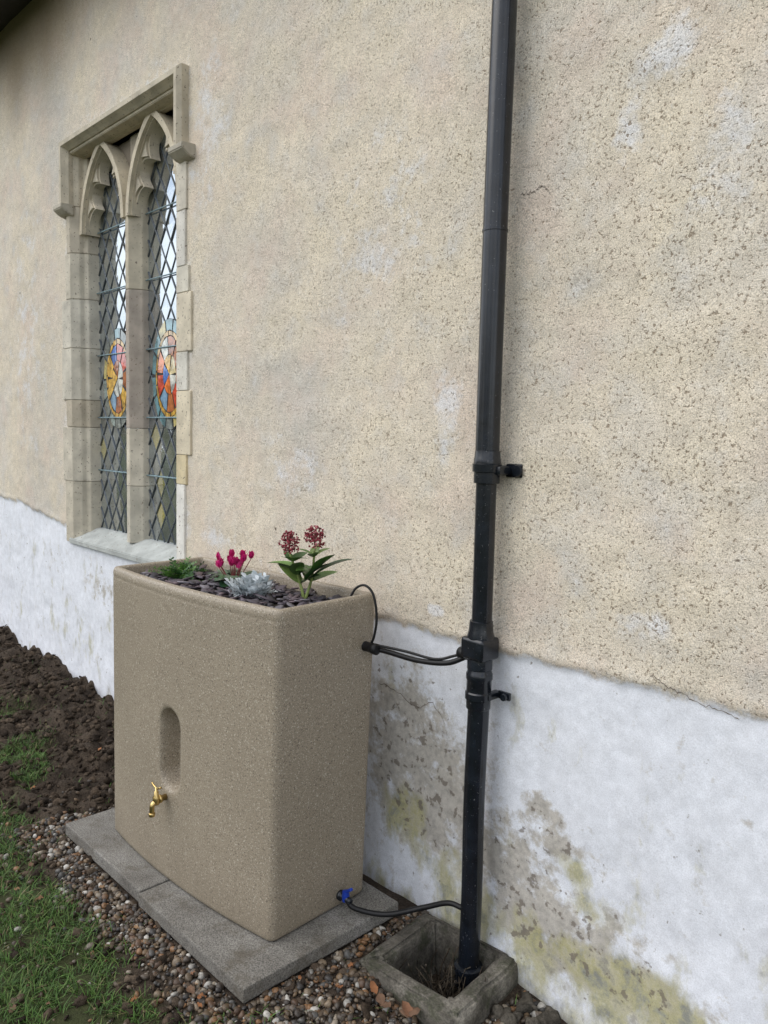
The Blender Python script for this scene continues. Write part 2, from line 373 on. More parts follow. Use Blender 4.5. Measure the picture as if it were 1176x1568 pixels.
# glass quarries
GY_=.128
GW,GH=.108,.165
def clip(poly,x0,x1,z0,z1):
    for ax,lim,sg in ((0,x0,1),(0,x1,-1),(1,z0,1),(1,z1,-1)):
        out=[]
        for i in range(len(poly)):
            A=poly[i];B=poly[(i+1)%len(poly)]; da=sg*(A[ax]-lim); db=sg*(B[ax]-lim)
            if da>=0: out.append(A)
            if (da>=0)!=(db>=0):
                t=da/(da-db); out.append((A[0]+t*(B[0]-A[0]),A[1]+t*(B[1]-A[1])))
        poly=out
        if len(poly)<3: return None
    return poly
g=Acc(); g2=Acc(); ld_=Acc()
for c in (-4.32,-3.72):
    x0,x1,z0,z1=c-.262,c+.262,1.0,3.18
    for i in range(-5,6):
        for j in range(-2,32):
            cx=c+i*GW/2*1; cz=z0+j*GH/2
            if (i+j)%2: continue
            P=clip([(cx-GW/2,cz),(cx,cz-GH/2),(cx+GW/2,cz),(cx,cz+GH/2)],x0,x1,z0,z1)
            if not P: continue
            tx,tz=random.gauss(0,.018),random.gauss(0,.018)
            V=[(q[0],GY_+tx*(q[0]-cx)+tz*(q[1]-cz),q[1]) for q in P]
            base=random.choice([(.16,.15,.13),(.20,.185,.16),(.13,.13,.125),(.24,.22,.18)])
            if cz<1.7 and random.random()<.07: base=(.45,.36,.08)
            g.add(V,[tuple(range(len(V)))],base)
    for sgn in (1,-1):
        for k in range(-40,60):
            zz0=z0+ (k*GH)+GH/2
            A=(x0,zz0+sgn*(x0-c)*GH/GW); B=(x1,zz0+sgn*(x1-c)*GH/GW)
            d=np.array([B[0]-A[0],B[1]-A[1]])
            t0,t1=0,1
            if abs(d[1])>1e-9:
                ta,tb=sorted(((z0-A[1])/d[1],(z1-A[1])/d[1])); t0=max(t0,ta); t1=min(t1,tb)
            if t1-t0<.01: continue
            Pa=(A[0]+t0*d[0],A[1]+t0*d[1]); Pb=(A[0]+t1*d[0],A[1]+t1*d[1])
            V,F=tube([(Pa[0],GY_-.002,Pa[1]),(Pb[0],GY_-.002,Pb[1])],.0036,6); ld_.add(V,F,(.13,.15,.17))
    for zb in (1.37,1.68,2.04,2.40,2.74):
        V,F=tube([(x0,GY_-.014,zb),(x1,GY_-.014,zb)],.0038,8); ld_.add(V,F,(.25,.36,.40))
    # heraldic roundel: shield quarterings inside a banded oval
    zc0=1.90; pal=[(.85,.22,.04),(.72,.09,.04),(.07,.17,.50),(.85,.50,.08),(.80,.80,.72),(.48,.16,.05),(.22,.36,.50),(.80,.66,.36)]
    rx_,rz_=.185,.28
    for ri,(ra,rb,ns) in enumerate(((0.02,.36,5),(.37,.69,9),(.705,.79,18),(.805,1.0,14))):
        for q in range(ns):
            t0=(q+.06)*2*math.pi/ns+ri*.3; t1=(q+.94)*2*math.pi/ns+ri*.3; ts=np.linspace(t0,t1,4)
            pts=[(c+rx_*ra*math.cos(t),zc0+rz_*ra*math.sin(t)) for t in ts]+[(c+rx_*rb*math.cos(t),zc0+rz_*rb*math.sin(t)) for t in ts[::-1]]
            pts=[(x_+random.gauss(0,.002),z_+random.gauss(0,.002)) for x_,z_ in pts]
            cc=(.68,.40,.08) if ri==2 else (random.choice(pal) if ri<2 else random.choice([(.20,.22,.20),(.30,.36,.33),(.58,.48,.18),(.15,.30,.33)]))
            g2.add([(x_,GY_-.010,z_) for x_,z_ in pts],[tuple(range(len(pts)))],cc)
    ts=np.linspace(0,2*math.pi,33)[:-1]
    ld_.add([(c+rx_*1.01*math.cos(t),GY_-.008,zc0+rz_*1.01*math.sin(t)) for t in ts],[tuple(range(32))],(.03,.03,.033))
def glassmat(name,gf_):
    mg,nt,b=newmat(name)
    ca=N(nt,'ShaderNodeAttribute',{'attribute_name':'Col'}).outputs['Color']
    tc=N(nt,'ShaderNodeTexCoord').outputs['Object']
    nt.links.new(mix(nt,1.0,ca,ramp(nt,noise(nt,tc,9 if gf_>.4 else 30,3),[(.3,.45),(.7,1.4)]),'MULTIPLY'),b.inputs['Base Color']); b.inputs['Roughness'].default_value=.12
    bn=N(nt,'ShaderNodeBump',None,{'Strength':.12,'Distance':.004,'Height':noise(nt,tc,18,2)})
    gl=N(nt,'ShaderNodeBsdfGlossy',None,{'Color':(.80,.91,1.0,1),'Roughness':.02,'Normal':bn.outputs[0]})
    mx=N(nt,'ShaderNodeMixShader',None,{0:gf_,1:b.outputs[0],2:gl.outputs[0]})
    nt.links.new(mx.outputs[0],[n for n in nt.nodes if n.type=='OUTPUT_MATERIAL'][0].inputs[0]); return mg
g.make('leaded_glass_panes',glassmat('leaded_glass',.54),church)
g2.make('stained_glass_panels',glassmat('stained_glass',.14),church)
ml=smat('lead_cames',rough=.55,sc=30,var=.3,bump=.1,attr=True)
ld_.make('lead_cames',ml,church,True)

# ------------------------------------------------------------------ roof, eaves, rest of the shell
mtile=smat('roof_tiles',(.16,.09,.06),.85,8,.4,.6,.02)
mdark=smat('dark_timber',(.035,.03,.027),.7,20,.3,.2)
a=Acc()
for k in range(36):
    y0=-.42+k*.12; z0=4.26+k*.105
    V,F=prism([(y0,z0),(y0,z0+.018),(y0+.17,z0+.018+.14),(y0+.17,z0+.14)],-16,6,'x',0); a.add(V,F)
a.make('roof',mtile,church)
V,F=bbox(-16,6,-.30,.02,4.215,4.245,.003); nmesh('soffit',V,F,mdark,church)
V,F=bbox(-16,6,-.33,-.302,4.16,4.29,.003); nmesh('fascia',V,F,mdark,church)
mblk=smat('black_plastic',(.009,.012,.018),.22,25,.5,.22,.0025,spec=.55,speck=(160,.26,(.14,.14,.14)),bsc=14)
th=np.linspace(math.pi,2*math.pi,13); V=[];F=[]
for x in (-16,6):
    for rr in (.056,.050):
        for t in th: V.append((x,-.395+rr*math.cos(t),4.22+rr*math.sin(t)))
for i in range(12):
    F+=[(i,i+1,26+i+1,26+i),(13+i,39+i,39+i+1,13+i+1)]
F+=[(0,26,39,13),(12,25,51,38)]
nmesh('gutter',V,F,mblk,church,True)
mw2=smat('side_wall_render',(.55,.47,.35),.9,3,.25,.5,.01)
V,F=bbox(-16,6,.42,8,-.3,4.23,0); nmesh('building_shell',V,F,mw2,church)

# ------------------------------------------------------------------ drainpipe
dp=empty('drainpipe'); px,py=-1.461,-.072
def wob(z): return .003*math.sin(z*2.3)
a=Acc()
Zs=np.linspace(1.50,3.75,24); a.add(*tube([(px+wob(z),py,z) for z in Zs],.0352,28))
P=spline([(px+wob(3.74),py,3.74),(px,py-.02,3.81),(px,-.36,4.03),(px,-.395,4.09),(px,-.395,4.18)],30); a.add(*tube(P,.035,24))
Zs=np.linspace(.98,1.53,10); a.add(*tube([(px+wob(z),py,z) for z in Zs],.0305,28))
Zs=np.linspace(-.10,.95,20); a.add(*tube([(px+.004*math.sin(z*9)*.6,py,z) for z in Zs],.0325,28))
for z,rr,hh in ((2.20,.0376,.004),(2.84,.0376,.004)):
    a.add(*lathe([(rr-.004,-hh),(rr,-hh*.6),(rr,hh*.6),(rr-.004,hh)],(px+wob(z),py,z)))
a.add(*lathe([(.034,-.045),(.0385,-.043),(.0385,-.012),(.043,-.010),(.0435,.012),(.040,.014),(.040,.026),(.0385,.03),(.037,.05),(.034,.052)],(px,py,1.525),seg=32))
a.add(*bbox(px-.045,px+.045,py-.004,py+.045,1.505,1.535,.006))
a.add(*bbox(px+.03,px+.088,py+.050,py+.058,1.500,1.540,.004)); a.add(*lathe([(.016,-.004),(.018,0),(.014,.004)],(px+.075,py+.045,1.52),'y'))
a.add(*bbox(px+.03,px+.055,py-.008,py+.055,1.508,1.532,.005))
a.add(*bbox(px-.045,px+.042,py-.042,py+.042,.955,1.022,.012,seg=3))
a.add(*lathe([(.033,-.02),(.040,-.015),(.041,.005),(.037,.02),(.035,.05),(.031,.052)],(px,py,1.02),seg=32))
a.add(*lathe([(.033,-.02),(.038,-.015),(.038,.01),(.036,.02)],(px,py,.94),seg=32))
a.add(*lathe([(.033,-.07),(.037,-.065),(.037,-.04),(.041,-.037),(.041,-.018),(.0375,-.014),(.0375,.02),(.040,.024),(.040,.04),(.037,.045),(.035,.06)],(px,py,.87),seg=32))
a.add(*bbox(px+.02,px+.045,py-.006,py+.055,.835,.855,.005)); a.add(*bbox(px+.035,px+.080,py+.045,py+.056,.833,.857,.004))
a.add(*lathe([(.010,-.008),(.011,0),(.007,.003)],(px+.068,py+.037,.845),'y'))
a.add(*lathe([(.033,-.05),(.041,-.045),(.041,.0),(.044,.003),(.044,.018),(.036,.022)],(px,py,-.04),seg=28))
o=a.make('pipe_and_fittings',mblk,dp,True)
md=o.modifiers.new('es','EDGE_SPLIT'); md.split_angle=math.radians(40)

# ------------------------------------------------------------------ water butt
butt=empty('water_butt_planter')
BX,BY,BZ=-2.348,-.372,.06; ang=math.radians(3.2)
def toW(P):
    P=np.asarray(P,float).reshape(-1,3); c,s=math.cos(ang),math.sin(ang)
    return np.c_[BX+P[:,0]*c-P[:,1]*s+.018*P[:,2], BY+P[:,0]*s+P[:,1]*c, BZ+P[:,2]]
WB,DB=.984,.402
def outl(W,D,ins,rad=.022,nf=230,bow=.040):
    w2,d2=W/2-ins,D/2-ins; rd=max(.008,rad-ins*.6); pts=[];fl=[]
    def arc(cx,cy,a0,a1,n=8):
        for t in np.linspace(a0,a1,n): pts.append((cx+rd*math.cos(t),cy+rd*math.sin(t))); fl.append(0)
    for x in np.linspace(-w2+rd,w2-rd,nf)[1:-1]: pts.append((x,-d2)); fl.append(1)
    arc(w2-rd,-d2+rd,-math.pi/2,0)
    for y in np.linspace(-d2+rd,d2-rd,14)[1:-1]: pts.append((w2,y)); fl.append(2)
    arc(w2-rd,d2-rd,0,math.pi/2)
    for x in np.linspace(w2-rd,-w2+rd,20)[1:-1]: pts.append((x,d2)); fl.append(3)
    arc(-w2+rd,d2-rd,math.pi/2,math.pi)
    for y in np.linspace(d2-rd,-d2+rd,14)[1:-1]: pts.append((-w2,y)); fl.append(4)
    arc(-w2+rd,-d2+rd,math.pi,1.5*math.pi)
    P=np.array(pts); wgt=np.clip(-P[:,1]/(D/2),0,1)
    P[:,1]-=bow*(1-np.clip(2*P[:,0]/W,-1,1)**2)*wgt
    return P,np.array(fl)
H=1.04; rows=[]
rows+= [(0,.008),(.004,.003),(.010,0)]
for z in np.linspace(.02,H-.022,205): rows.append((z,0.0012*math.exp(-((z-(H-.036))/.004)**2)))
rows+= [(H-.012,.0012),(H-.005,.004),(H-.001,.009),(H,.016),(H-.001,.022),(H-.005,.027),(H-.012,.029),(H-.07,.032)]
V=[]
for z,ins in rows:
    f=z/H; P,fl=outl(WB+.012*f,DB+.008*f,ins)
    P=np.c_[P,np.full(len(P),z)]
    if ins<.006:
        m=fl==1; x=P[m,0]+.025; dz=np.maximum(abs(z-.472)-.082,0); sd=np.sqrt(x*x+dz*dz)-.062
        P[m,1]+=.070*sst(.003,-.014,sd)+.003*sst(.016,0,sd)
    V.append(P)
m_=len(V[0]); nr=len(V)
jj=np.arange(m_); kk=(jj+1)%m_
Fb=np.vstack([np.c_[i*m_+jj,i*m_+kk,(i+1)*m_+kk,(i+1)*m_+jj] for i in range(nr-1)])
mbt,nt,b=newmat('sandstone_plastic')
tc=N(nt,'ShaderNodeTexCoord').outputs['Object']
c=mix(nt,1.0,(.318,.270,.204),ramp(nt,noise(nt,tc,3,3),[(.3,.94),(.7,1.06)]),'MULTIPLY')
sp=noise(nt,tc,190,2,.5); sp2=noise(nt,tc,380,1,.5)
c=mix(nt,ramp(nt,sp,[(.34,.75),(.39,0.0)]),c,(.13,.10,.075)); c=mix(nt,ramp(nt,sp,[(.61,0.0),(.67,.7)]),c,(.56,.51,.43))
c=mix(nt,1.0,c,ramp(nt,sp2,[(.3,.74),(.7,1.24)]),'MULTIPLY')
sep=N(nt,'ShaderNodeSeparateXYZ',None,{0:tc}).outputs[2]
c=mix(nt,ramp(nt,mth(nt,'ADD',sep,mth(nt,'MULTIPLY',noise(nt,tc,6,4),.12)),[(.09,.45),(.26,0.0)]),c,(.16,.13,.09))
nt.links.new(c,b.inputs['Base Color']); b.inputs['Roughness'].default_value=.45; b.inputs['Specular IOR Level'].default_value=.4
bn=N(nt,'ShaderNodeBump',None,{'Strength':.35,'Distance':.0012,'Height':sp}); nt.links.new(bn.outputs[0],b.inputs['Normal'])
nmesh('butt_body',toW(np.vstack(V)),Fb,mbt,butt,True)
msoil=smat('potting_soil',(.035,.026,.02),.95,40,.5,.8,.01)
P,fl=outl(WB+.012,DB+.008,.030); V=np.c_[P,np.full(len(P),H-.045)]; nmesh('planter_soil',toW(V),[tuple(range(len(V)))],msoil,butt)
hx=np.array([[math.cos(t)*rr,math.sin(t)*rr] for t,rr in zip(np.linspace(0,2*math.pi,6,endpoint=False),(1,.8,1.1,.9,1.05,.75))])
cV=np.vstack([np.c_[hx,np.full(6,-.5)],np.c_[hx*.92,np.full(6,.5)]])
cF=np.array([[0,1,7,6],[1,2,8,7],[2,3,9,8],[3,4,10,9],[4,5,11,10],[5,0,6,11],[6,7,8,9],[6,9,10,11],[3,2,1,0],[5,4,3,0]])
n=480; pos=np.c_[rng.uniform(-.445,.445,n),rng.uniform(-.195,.155,n),H-.043+rng.uniform(0,.020,n)]
pal=np.array([(.08,.065,.08),(.11,.09,.11),(.05,.045,.055),(.13,.095,.105),(.18,.165,.185)])
col=pal[rng.integers(0,5,n)]*rng.uniform(.7,1.2,(n,1))
s=rng.uniform(.012,.038,n)
V,F,C=scatter(cV,cF,toW(pos),eulers(rng.normal(0,.22,n),rng.normal(0,.22,n),rng.uniform(0,6.28,n)),np.c_[s,s*.55,rng.uniform(.003,.005,n)],col,.12)
mslate=smat('slate_chips',rough=.6,sc=40,var=.25,bump=.3,attr=True)
nmesh('slate_mulch',V,F,mslate,butt,col=C)

# brass tap
mbr=smat('brass',(.66,.48,.20),.28,30,.2,.1,metal=1)
a=Acc(); tx=0; f0=0; tz=0
a.add(*lathe([(.0,-.0),(.018,0),(.018,.010),(.013,.012),(.013,.045),(.0,.046)],(tx,f0-.04,tz),'y',20))
a.add(*lathe([(.0,-.022),(.013,-.02),(.015,-.008),(.015,.012),(.010,.02),(.0085,.036),(.005,.038),(.005,.052),(.0,.053)],(tx,f0-.05,tz+.002),'z',20))
P=spline([(tx,f0-.045,tz-.004),(tx,f0-.066,tz-.014),(tx,f0-.070,tz-.036),(tx,f0-.070,tz-.058)],14); a.add(*tube(P,.0105,14))
a.add(*lathe([(.012,-.008),(.0135,-.006),(.0135,.006),(.011,.008)],(tx,f0-.070,tz-.056),'z',16))
P=spline([(tx-.034,f0-.05,tz+.064),(tx-.012,f0-.05,tz+.054),(tx,f0-.05,tz+.052),(tx+.012,f0-.05,tz+.054),(tx+.034,f0-.05,tz+.064)],16); a.add(*tube(P,np.r_[.0055,np.full(len(P)-2,.004),.0055],10))
tap=a.make('brass_tap',mbr,butt,True)
me=tap.data; co=np.empty(len(me.vertices)*3); me.vertices.foreach_get('co',co); co=co.reshape(-1,3)*.82+np.array([-.045,-.238,.300]); me.vertices.foreach_set('co',toW(co).ravel())
mblue=smat('blue_plastic',(.01,.05,.42),.35,20,.2,0)
vx,vy,vz=-1.855,-.262,.115
a=Acc(); a.add(*lathe([(.017,-.01),(.017,.004),(.011,.006),(.011,.045),(.008,.05)],(vx,vy,vz-.015),'x',18)); a.make('drain_valve_body',mblk,butt,True)
a=Acc(); a.add(*lathe([(.012,-.018),(.013,0),(.011,.014),(.006,.016)],(vx+.024,vy,vz-.004),'z',16)); a.add(*bbox(vx+.008,vx+.056,vy-.007,vy+.007,vz+.010,vz+.020,.004,rot=Matrix.Rotation(math.radians(-35),3,'Y'))); a.make('valve_lever',mblue,butt,False)
hose=empty('overflow_hose')
mh=smat('hose_rubber',(.010,.010,.011),.45,30,.3,.05,spec=.35)
a=Acc()
P=spline([(-1.84,-.19,.930),(-1.76,-.165,.925),(-1.66,-.135,.915),(-1.56,-.11,.925),(-1.50,-.085,.955)],36); a.add(*tube(P,.0085,12))
P=spline([(-1.80,-.185,.943),(-1.70,-.15,.938),(-1.60,-.12,.930),(-1.54,-.10,.950),(-1.49,-.085,.972)],30); a.add(*tube(P,.0045,8))
a.add(*lathe([(.019,-.012),(.020,-.004),(.016,.0),(.016,.035),(.018,.038),(.018,.058),(.010,.06)],(-1.845,-.19,.931),'x',20))
a.add(*lathe([(.016,-.03),(.018,-.028),(.018,0),(.014,.01)],(-1.50,-.086,.962),'x',16))
P=spline([(-1.90,-.215,1.075),(-1.885,-.20,1.115),(-1.855,-.185,1.128),(-1.822,-.178,1.10),(-1.808,-.175,1.03),(-1.812,-.18,.97),(-1.822,-.188,.935)],40); a.add(*tube(P,.0042,8))
a.make('hose_lines',mh,hose,True)
hose2=empty('drain_hose')
P=spline([(-1.83,-.262,.100),(-1.79,-.255,.082),(-1.70,-.20,.082),(-1.60,-.13,.125),(-1.53,-.10,.160),(-1.48,-.085,.160)],40); V,F=tube(P,.0085,12)
nmesh('hose_line',V,F,mh,hose2,True)

# ------------------------------------------------------------------ plants
mlf=smat('leaf_green',rough=.42,sc=30,var=.3,bump=.2,attr=True,spec=.5)
def leaf(L,W,bend=.3,fold=.25,nseg=7,wav=0,pw=.8):
    t=np.linspace(0,1,nseg); wd=W/2*np.sin(math.pi*np.clip(t**.85,0,1))**pw; wd[-1]=.0003; wd[0]=W*.03
    V=[];F=[]
    for i,(tt,ww) in enumerate(zip(t,wd)):
        x=L*tt; z=-bend*L*tt*tt; wv=wav*math.sin(tt*14+L*90)
        V+= [(x,-ww,z+ww*fold+wv),(x,0,z),(x,ww,z+ww*fold-wv)]
        if i: k=3*i; F+=[(k-3,k-2,k+1,k),(k-2,k-1,k+2,k+1)]
    return np.array(V),F
def place(V,pos,az,el,roll=0):
    R=(Matrix.Rotation(az,3,'Z')@Matrix.Rotation(-el,3,'Y')@Matrix.Rotation(roll,3,'X'))
    return V@np.array(R).T+np.asarray(pos)
# skimmia
sk=empty('skimmia_plant'); a=Acc(); bud=Acc(); base=np.array([-2.045,-.285,1.055])
tips=[np.array([-2.080,-.325,1.220]),np.array([-2.020,-.265,1.240])]
iV,iF=ico(1)
G=[(.10,.20,.045),(.14,.26,.06),(.06,.13,.035),(.20,.30,.08)]
for ti,tp in enumerate(tips):
    P=spline([base,base*.5+tp*.5+np.array([.0,.01,-.01]),tp],12); V,F=tube(P,np.linspace(.0055,.0035,len(P)),8); a.add(V,F,(.22,.28,.08))
    for fr_,azs in ((.42,(200,20,110)),(.66,(250,60,330,150)),(.88,(10,95,185,275))):
        c0=P[int(fr_*(len(P)-1))]
        for k,azd in enumerate(azs):
            azm=math.radians(azd+ti*40+random.uniform(-18,18))
            L=random.uniform(.075,.11)*(.75 if fr_>.8 else 1); V,F=leaf(L,L*.50,random.uniform(.15,.45),.25,9,0,.65)
            a.add(place(V,c0,azm,random.uniform(.35,1.0),random.uniform(-.3,.3)),F,random.choice(G))
    P2=spline([tp,tp+np.array([.0,0,.055])],4); V,F=tube(P2,.003,6); bud.add(V,F,(.22,.05,.05))
    for k in range(190):
        h=random.random()**.8; rr=.038*math.sqrt(max(0,1-((h-.35)/.68)**2))*random.uniform(.3,1); t=random.uniform(0,6.28)
        s=random.uniform(.0028,.0046); cc=random.choice([(.22,.015,.03),(.30,.03,.05),(.14,.01,.02),(.40,.14,.15)])
        bud.add(iV*s+tp+np.array([rr*math.cos(t),rr*math.sin(t),.0+h*.070]),[tuple(f) for f in iF],cc)
V,F=leaf(.155,.062,.30,.3,9,0,.65); a.add(place(V,base+np.array([.02,.01,.08]),.72,.75),F,(.025,.07,.028))
V,F=leaf(.12,.050,.25,.3,9,0,.65); a.add(place(V,base+np.array([.0,.0,.07]),.35,.85),F,(.05,.13,.04))
V,F=leaf(.13,.052,.35,.3,9,0,.65); a.add(place(V,base+np.array([-.02,.0,.10]),math.radians(205),.45),F,(.14,.27,.06))
a.make('skimmia_leaves',mlf,sk,True); mbud=smat('bud_red',rough=.55,sc=60,var=.3,bump=0,attr=True); bud.make('skimmia_buds',mbud,sk,True)
# cyclamen
cy=empty('cyclamen_plant'); a=Acc(); fl_=Acc(); cb=np.array([-2.375,-.35,1.055])
for k in range(34):
    azm=random.uniform(0,6.28); rr=random.uniform(.015,.08); h=random.uniform(.02,.06)
    tp=cb+np.array([rr*math.cos(azm),rr*math.sin(azm),h]); P=spline([cb,(cb+tp)/2+np.array([0,0,.01]),tp],6); V,F=tube(P,.0015,5); a.add(V,F,(.2,.05,.05))
    V,F=leaf(.048,.047,.25,.1,7); a.add(place(V,tp-np.array([math.cos(azm),math.sin(azm),0])*.015,azm,random.uniform(-.1,.5)),F,random.choice([(.03,.08,.03),(.05,.12,.045),(.10,.16,.10),(.02,.06,.03)]))
for k in range(15):
    azm=random.uniform(0,6.28); rr=random.uniform(.005,.06); h=random.uniform(.07,.12)
    tp=cb+np.array([rr*math.cos(azm)+.005,rr*math.sin(azm),h]); P=spline([cb,(cb+tp)/2,tp],8); V,F=tube(P,.0016,5); fl_.add(V,F,(.25,.05,.06))
    for q in range(5):
        V,F=leaf(.030,.020,-.25,.35,6,wav=.0015); fl_.add(place(V,tp,q*1.257+azm,random.uniform(.75,1.25),random.uniform(-.4,.4)),F,random.choice([(.66,.015,.19),(.52,.01,.14),(.76,.06,.28)]))
a.make('cyclamen_leaves',mlf,cy,True); mpet=smat('petal_magenta',rough=.5,sc=60,var=.2,bump=0,attr=True); fl_.make('cyclamen_flowers',mpet,cy,True)
# dusty miller
dm=empty('silver_ragwort_plant'); a=Acc(); db=np.array([-2.185,-.395,1.055])
for k in range(150):
    azm=random.uniform(0,6.28); el=random.uniform(.25,1.45); L=random.uniform(.045,.072)
    o=db+np.array([random.gauss(0,.014),random.gauss(0,.016),random.uniform(0,.02)])
    cc=np.array(random.choice([(.62,.67,.70),(.50,.55,.58),(.74,.78,.80),(.38,.43,.45)]))
    V,F=leaf(L,L*.24,.35,.3,6); a.add(place(V,o,azm,el),F,cc)
    for q in range(6):
        f=.3+.12*q; sd=1 if q%2 else -1
        c0=np.array([[L*f,0,-.35*L*f*f]]); V,F=leaf(L*.36,L*.20,.1,.1,5)
        V=place(V,(0,0,0),sd*.85,.1)+c0; a.add(place(V,o,azm,el),F,cc*random.uniform(.85,1.1))
msil=smat('silver_leaf',rough=.85,sc=60,var=.2,bump=.2,attr=True); a.make('ragwort_leaves',msil,dm,True)
for (fx,fy,fn,sc_,nm_) in ((-2.64,-.43,85,.085,'fern_plant'),(-2.72,-.33,50,.07,'fern_plant.001'),(-2.50,-.27,30,.055,'fern_plant.002')):
    e=empty(nm_); a=Acc()
    for k in range(fn):
        azm=random.uniform(0,6.28); el=random.uniform(.15,1.3); L=random.uniform(.6,1.1)*sc_; o=np.array([fx+random.gauss(0,.03),fy+random.gauss(0,.02),1.055])
        cc=np.array(random.choice([(.07,.17,.03),(.12,.25,.05),(.04,.11,.03)]))
        V,F=leaf(L,L*.06,.5,.1,6); a.add(place(V,o,azm,el),F,cc)
        for q in range(9):
            f=.2+.085*q; sd=1 if q%2 else -1; V,F=leaf(L*.28*(1.1-f*.6),L*.09,.1,.1,4)
            a.add(place(place(V,(0,0,0),sd*1.0,.1)+np.array([[L*f,0,-.5*L*f*f]]),o,azm,el),F,cc*random.uniform(.8,1.3))
    a.make('fronds',mlf,e,True)

# ------------------------------------------------------------------ slabs + gully
mcon,nt,b=newmat('concrete_slab')
tc=N(nt,'ShaderNodeTexCoord').outputs['Object']
c=ramp(nt,noise(nt,tc,5,5,.65),[(.3,(.13,.12,.105)),(.55,(.20,.19,.17)),(.75,(.27,.26,.245))])
c=mix(nt,1.0,c,ramp(nt,noise(nt,tc,220,2),[(.32,.45),(.5,1.0),(.68,1.5)]),'MULTIPLY')
c=mix(nt,ramp(nt,noise(nt,tc,9,5,.7),[(.50,0.0),(.68,.7)]),c,(.085,.07,.048))
nt.links.new(c,b.inputs['Base Color']); b.inputs['Roughness'].default_value=.85
bn=N(nt,'ShaderNodeBump',None,{'Strength':.6,'Distance':.003,'Height':noise(nt,tc,150,3)}); nt.links.new(bn.outputs[0],b.inputs['Normal'])
for k,(x0,x1,nm_) in enumerate(((-2.995,-2.375,'paving_slab'),(-2.369,-1.745,'paving_slab.001'))):
    V,F=bbox(x0,x1,-.72,-.10,.012,.0595-.0015*k,.006,rot=Matrix.Rotation(math.radians(.9),3,'Z'))
    nmesh(nm_,V,F,mcon)
mcon2,nt,b=newmat('mossy_concrete')
tc=N(nt,'ShaderNodeTexCoord').outputs['Object']
c=ramp(nt,noise(nt,tc,9,5,.7),[(.35,(.065,.058,.047)),(.52,(.14,.127,.105)),(.7,(.27,.25,.21))])
c=mix(nt,ramp(nt,noise(nt,tc,14,5,.7),[(.5,0.0),(.62,.7)]),c,(.045,.05,.025)); c=mix(nt,1.0,c,ramp(nt,noise(nt,tc,160,3),[(.3,.6),(.7,1.3)]),'MULTIPLY')
nt.links.new(c,b.inputs['Base Color']); b.inputs['Roughness'].default_value=.9
bn=N(nt,'ShaderNodeBump',None,{'Strength':.9,'Distance':.006,'Height':noise(nt,tc,70,4,.65)}); nt.links.new(bn.outputs[0],b.inputs['Normal'])
gu=empty('concrete_drain_gully')
gx0,gx1,gy0,gy1=-1.675,-1.310,-.345,-.005
bm=bmesh.new()
def ringv(x0,x1,y0,y1,z): return [bm.verts.new(q) for q in ((x0,y0,z),(x1,y0,z),(x1,y1,z),(x0,y1,z))]
t_=.056
rs=[ringv(gx0,gx1,gy0,gy1,-.25),ringv(gx0,gx1,gy0,gy1,.03),ringv(gx0+t_,gx1-t_,gy0+t_,gy1-t_*.5,.03),ringv(gx0+t_+.012,gx1-t_-.012,gy0+t_+.012,gy1-t_*.5-.008,-.24)]
for A,B in zip(rs,rs[1:]):
    for i in range(4): bm.faces.new((A[i],A[(i+1)%4],B[(i+1)%4],B[i]))
bm.faces.new(rs[-1])
bmesh.ops.bevel(bm,geom=[e for e in bm.edges],offset=.010,segments=3,affect='EDGES')
bmesh.ops.subdivide_edges(bm,edges=bm.edges[:],cuts=6,use_grid_fill=True)
rotg=Matrix.Rotation(math.radians(6),3,'Z'); cg=Vector(((gx0+gx1)/2,(gy0+gy1)/2,0))
for v in bm.verts:
    q=v.co; d=(float(fbm(np.array([q.x*26+q.z*9]),np.array([q.y*26+q.z*13]),3,3)[0])-.5)*.046
    v.co=rotg@(q-cg)+cg+Vector((d,-d,d*.8))
me=bpy.data.meshes.new('gully_trough'); bm.to_mesh(me); bm.free(); me.materials.append(mcon2)
for pl in me.polygons: pl.use_smooth=True
o=bpy.data.objects.new('gully_trough',me); scene.collection.objects.link(o); o.parent=gu

# ------------------------------------------------------------------ ground
def gh(x,y):
    h=.075*sst(-3.2,-6.0,x)-.085*sst(-1.75,-1.0,x)
    h=h+.055*sst(-3.15,-3.8,x)*sst(-.75,-.30,y)*(.2+1.4*fbm(x*2.5,y*2.5,13,2))
    h=h+(fbm(x*5,y*5,21,4)-.5)*.035
    clod=sst(-2.98,-3.2,x)*sst(-1.0,-.6,y); h=h+(np.abs(fbm(x*9,y*9,22,3)-.5)*.20-.02)*clod
    ds=np.maximum(np.maximum(-3.02-x,x+1.72),np.maximum(-.745-y,y+.07))
    h=np.where(ds<.12, h*sst(-.02,.12,ds)+.004*sst(.12,-.02,ds), h)
    inn=(x>gx0+.045)&(x<gx1-.045)&(y>gy0+.045)&(y<gy1+.0)
    h=np.where(inn,-.19+(fbm(x*20,y*20,7,2))*.04,h)
    return h*sst(-60,-4,y)
def masks(x,y):
    ds=np.maximum(np.maximum((-3.0-x)*1.2,x+1.745),np.maximum(-.72-y,y+.10))
    n=fbm(x*4,y*4,51,3)-.5
    gr=sst(.18,.08,ds+n*.16)
    rt=sst(-1.80,-1.70,x)*sst(-.86,-.70,y+n*.25)
    gr=np.maximum(gr,rt)
    yb=-.86+.45*sst(-3.2,-3.9,x)+.26*sst(-1.9,-1.6,x)
    gs=sst(yb+.06,yb-.10,y+n*.26)
    patch=sst(.35,.48,fbm(x*3.6,y*3.6,78,3))
    gs=gs*np.maximum(patch,sst(-1.3,-1.9,y)*.8)*(1-gr*.85)
    return gr,gs
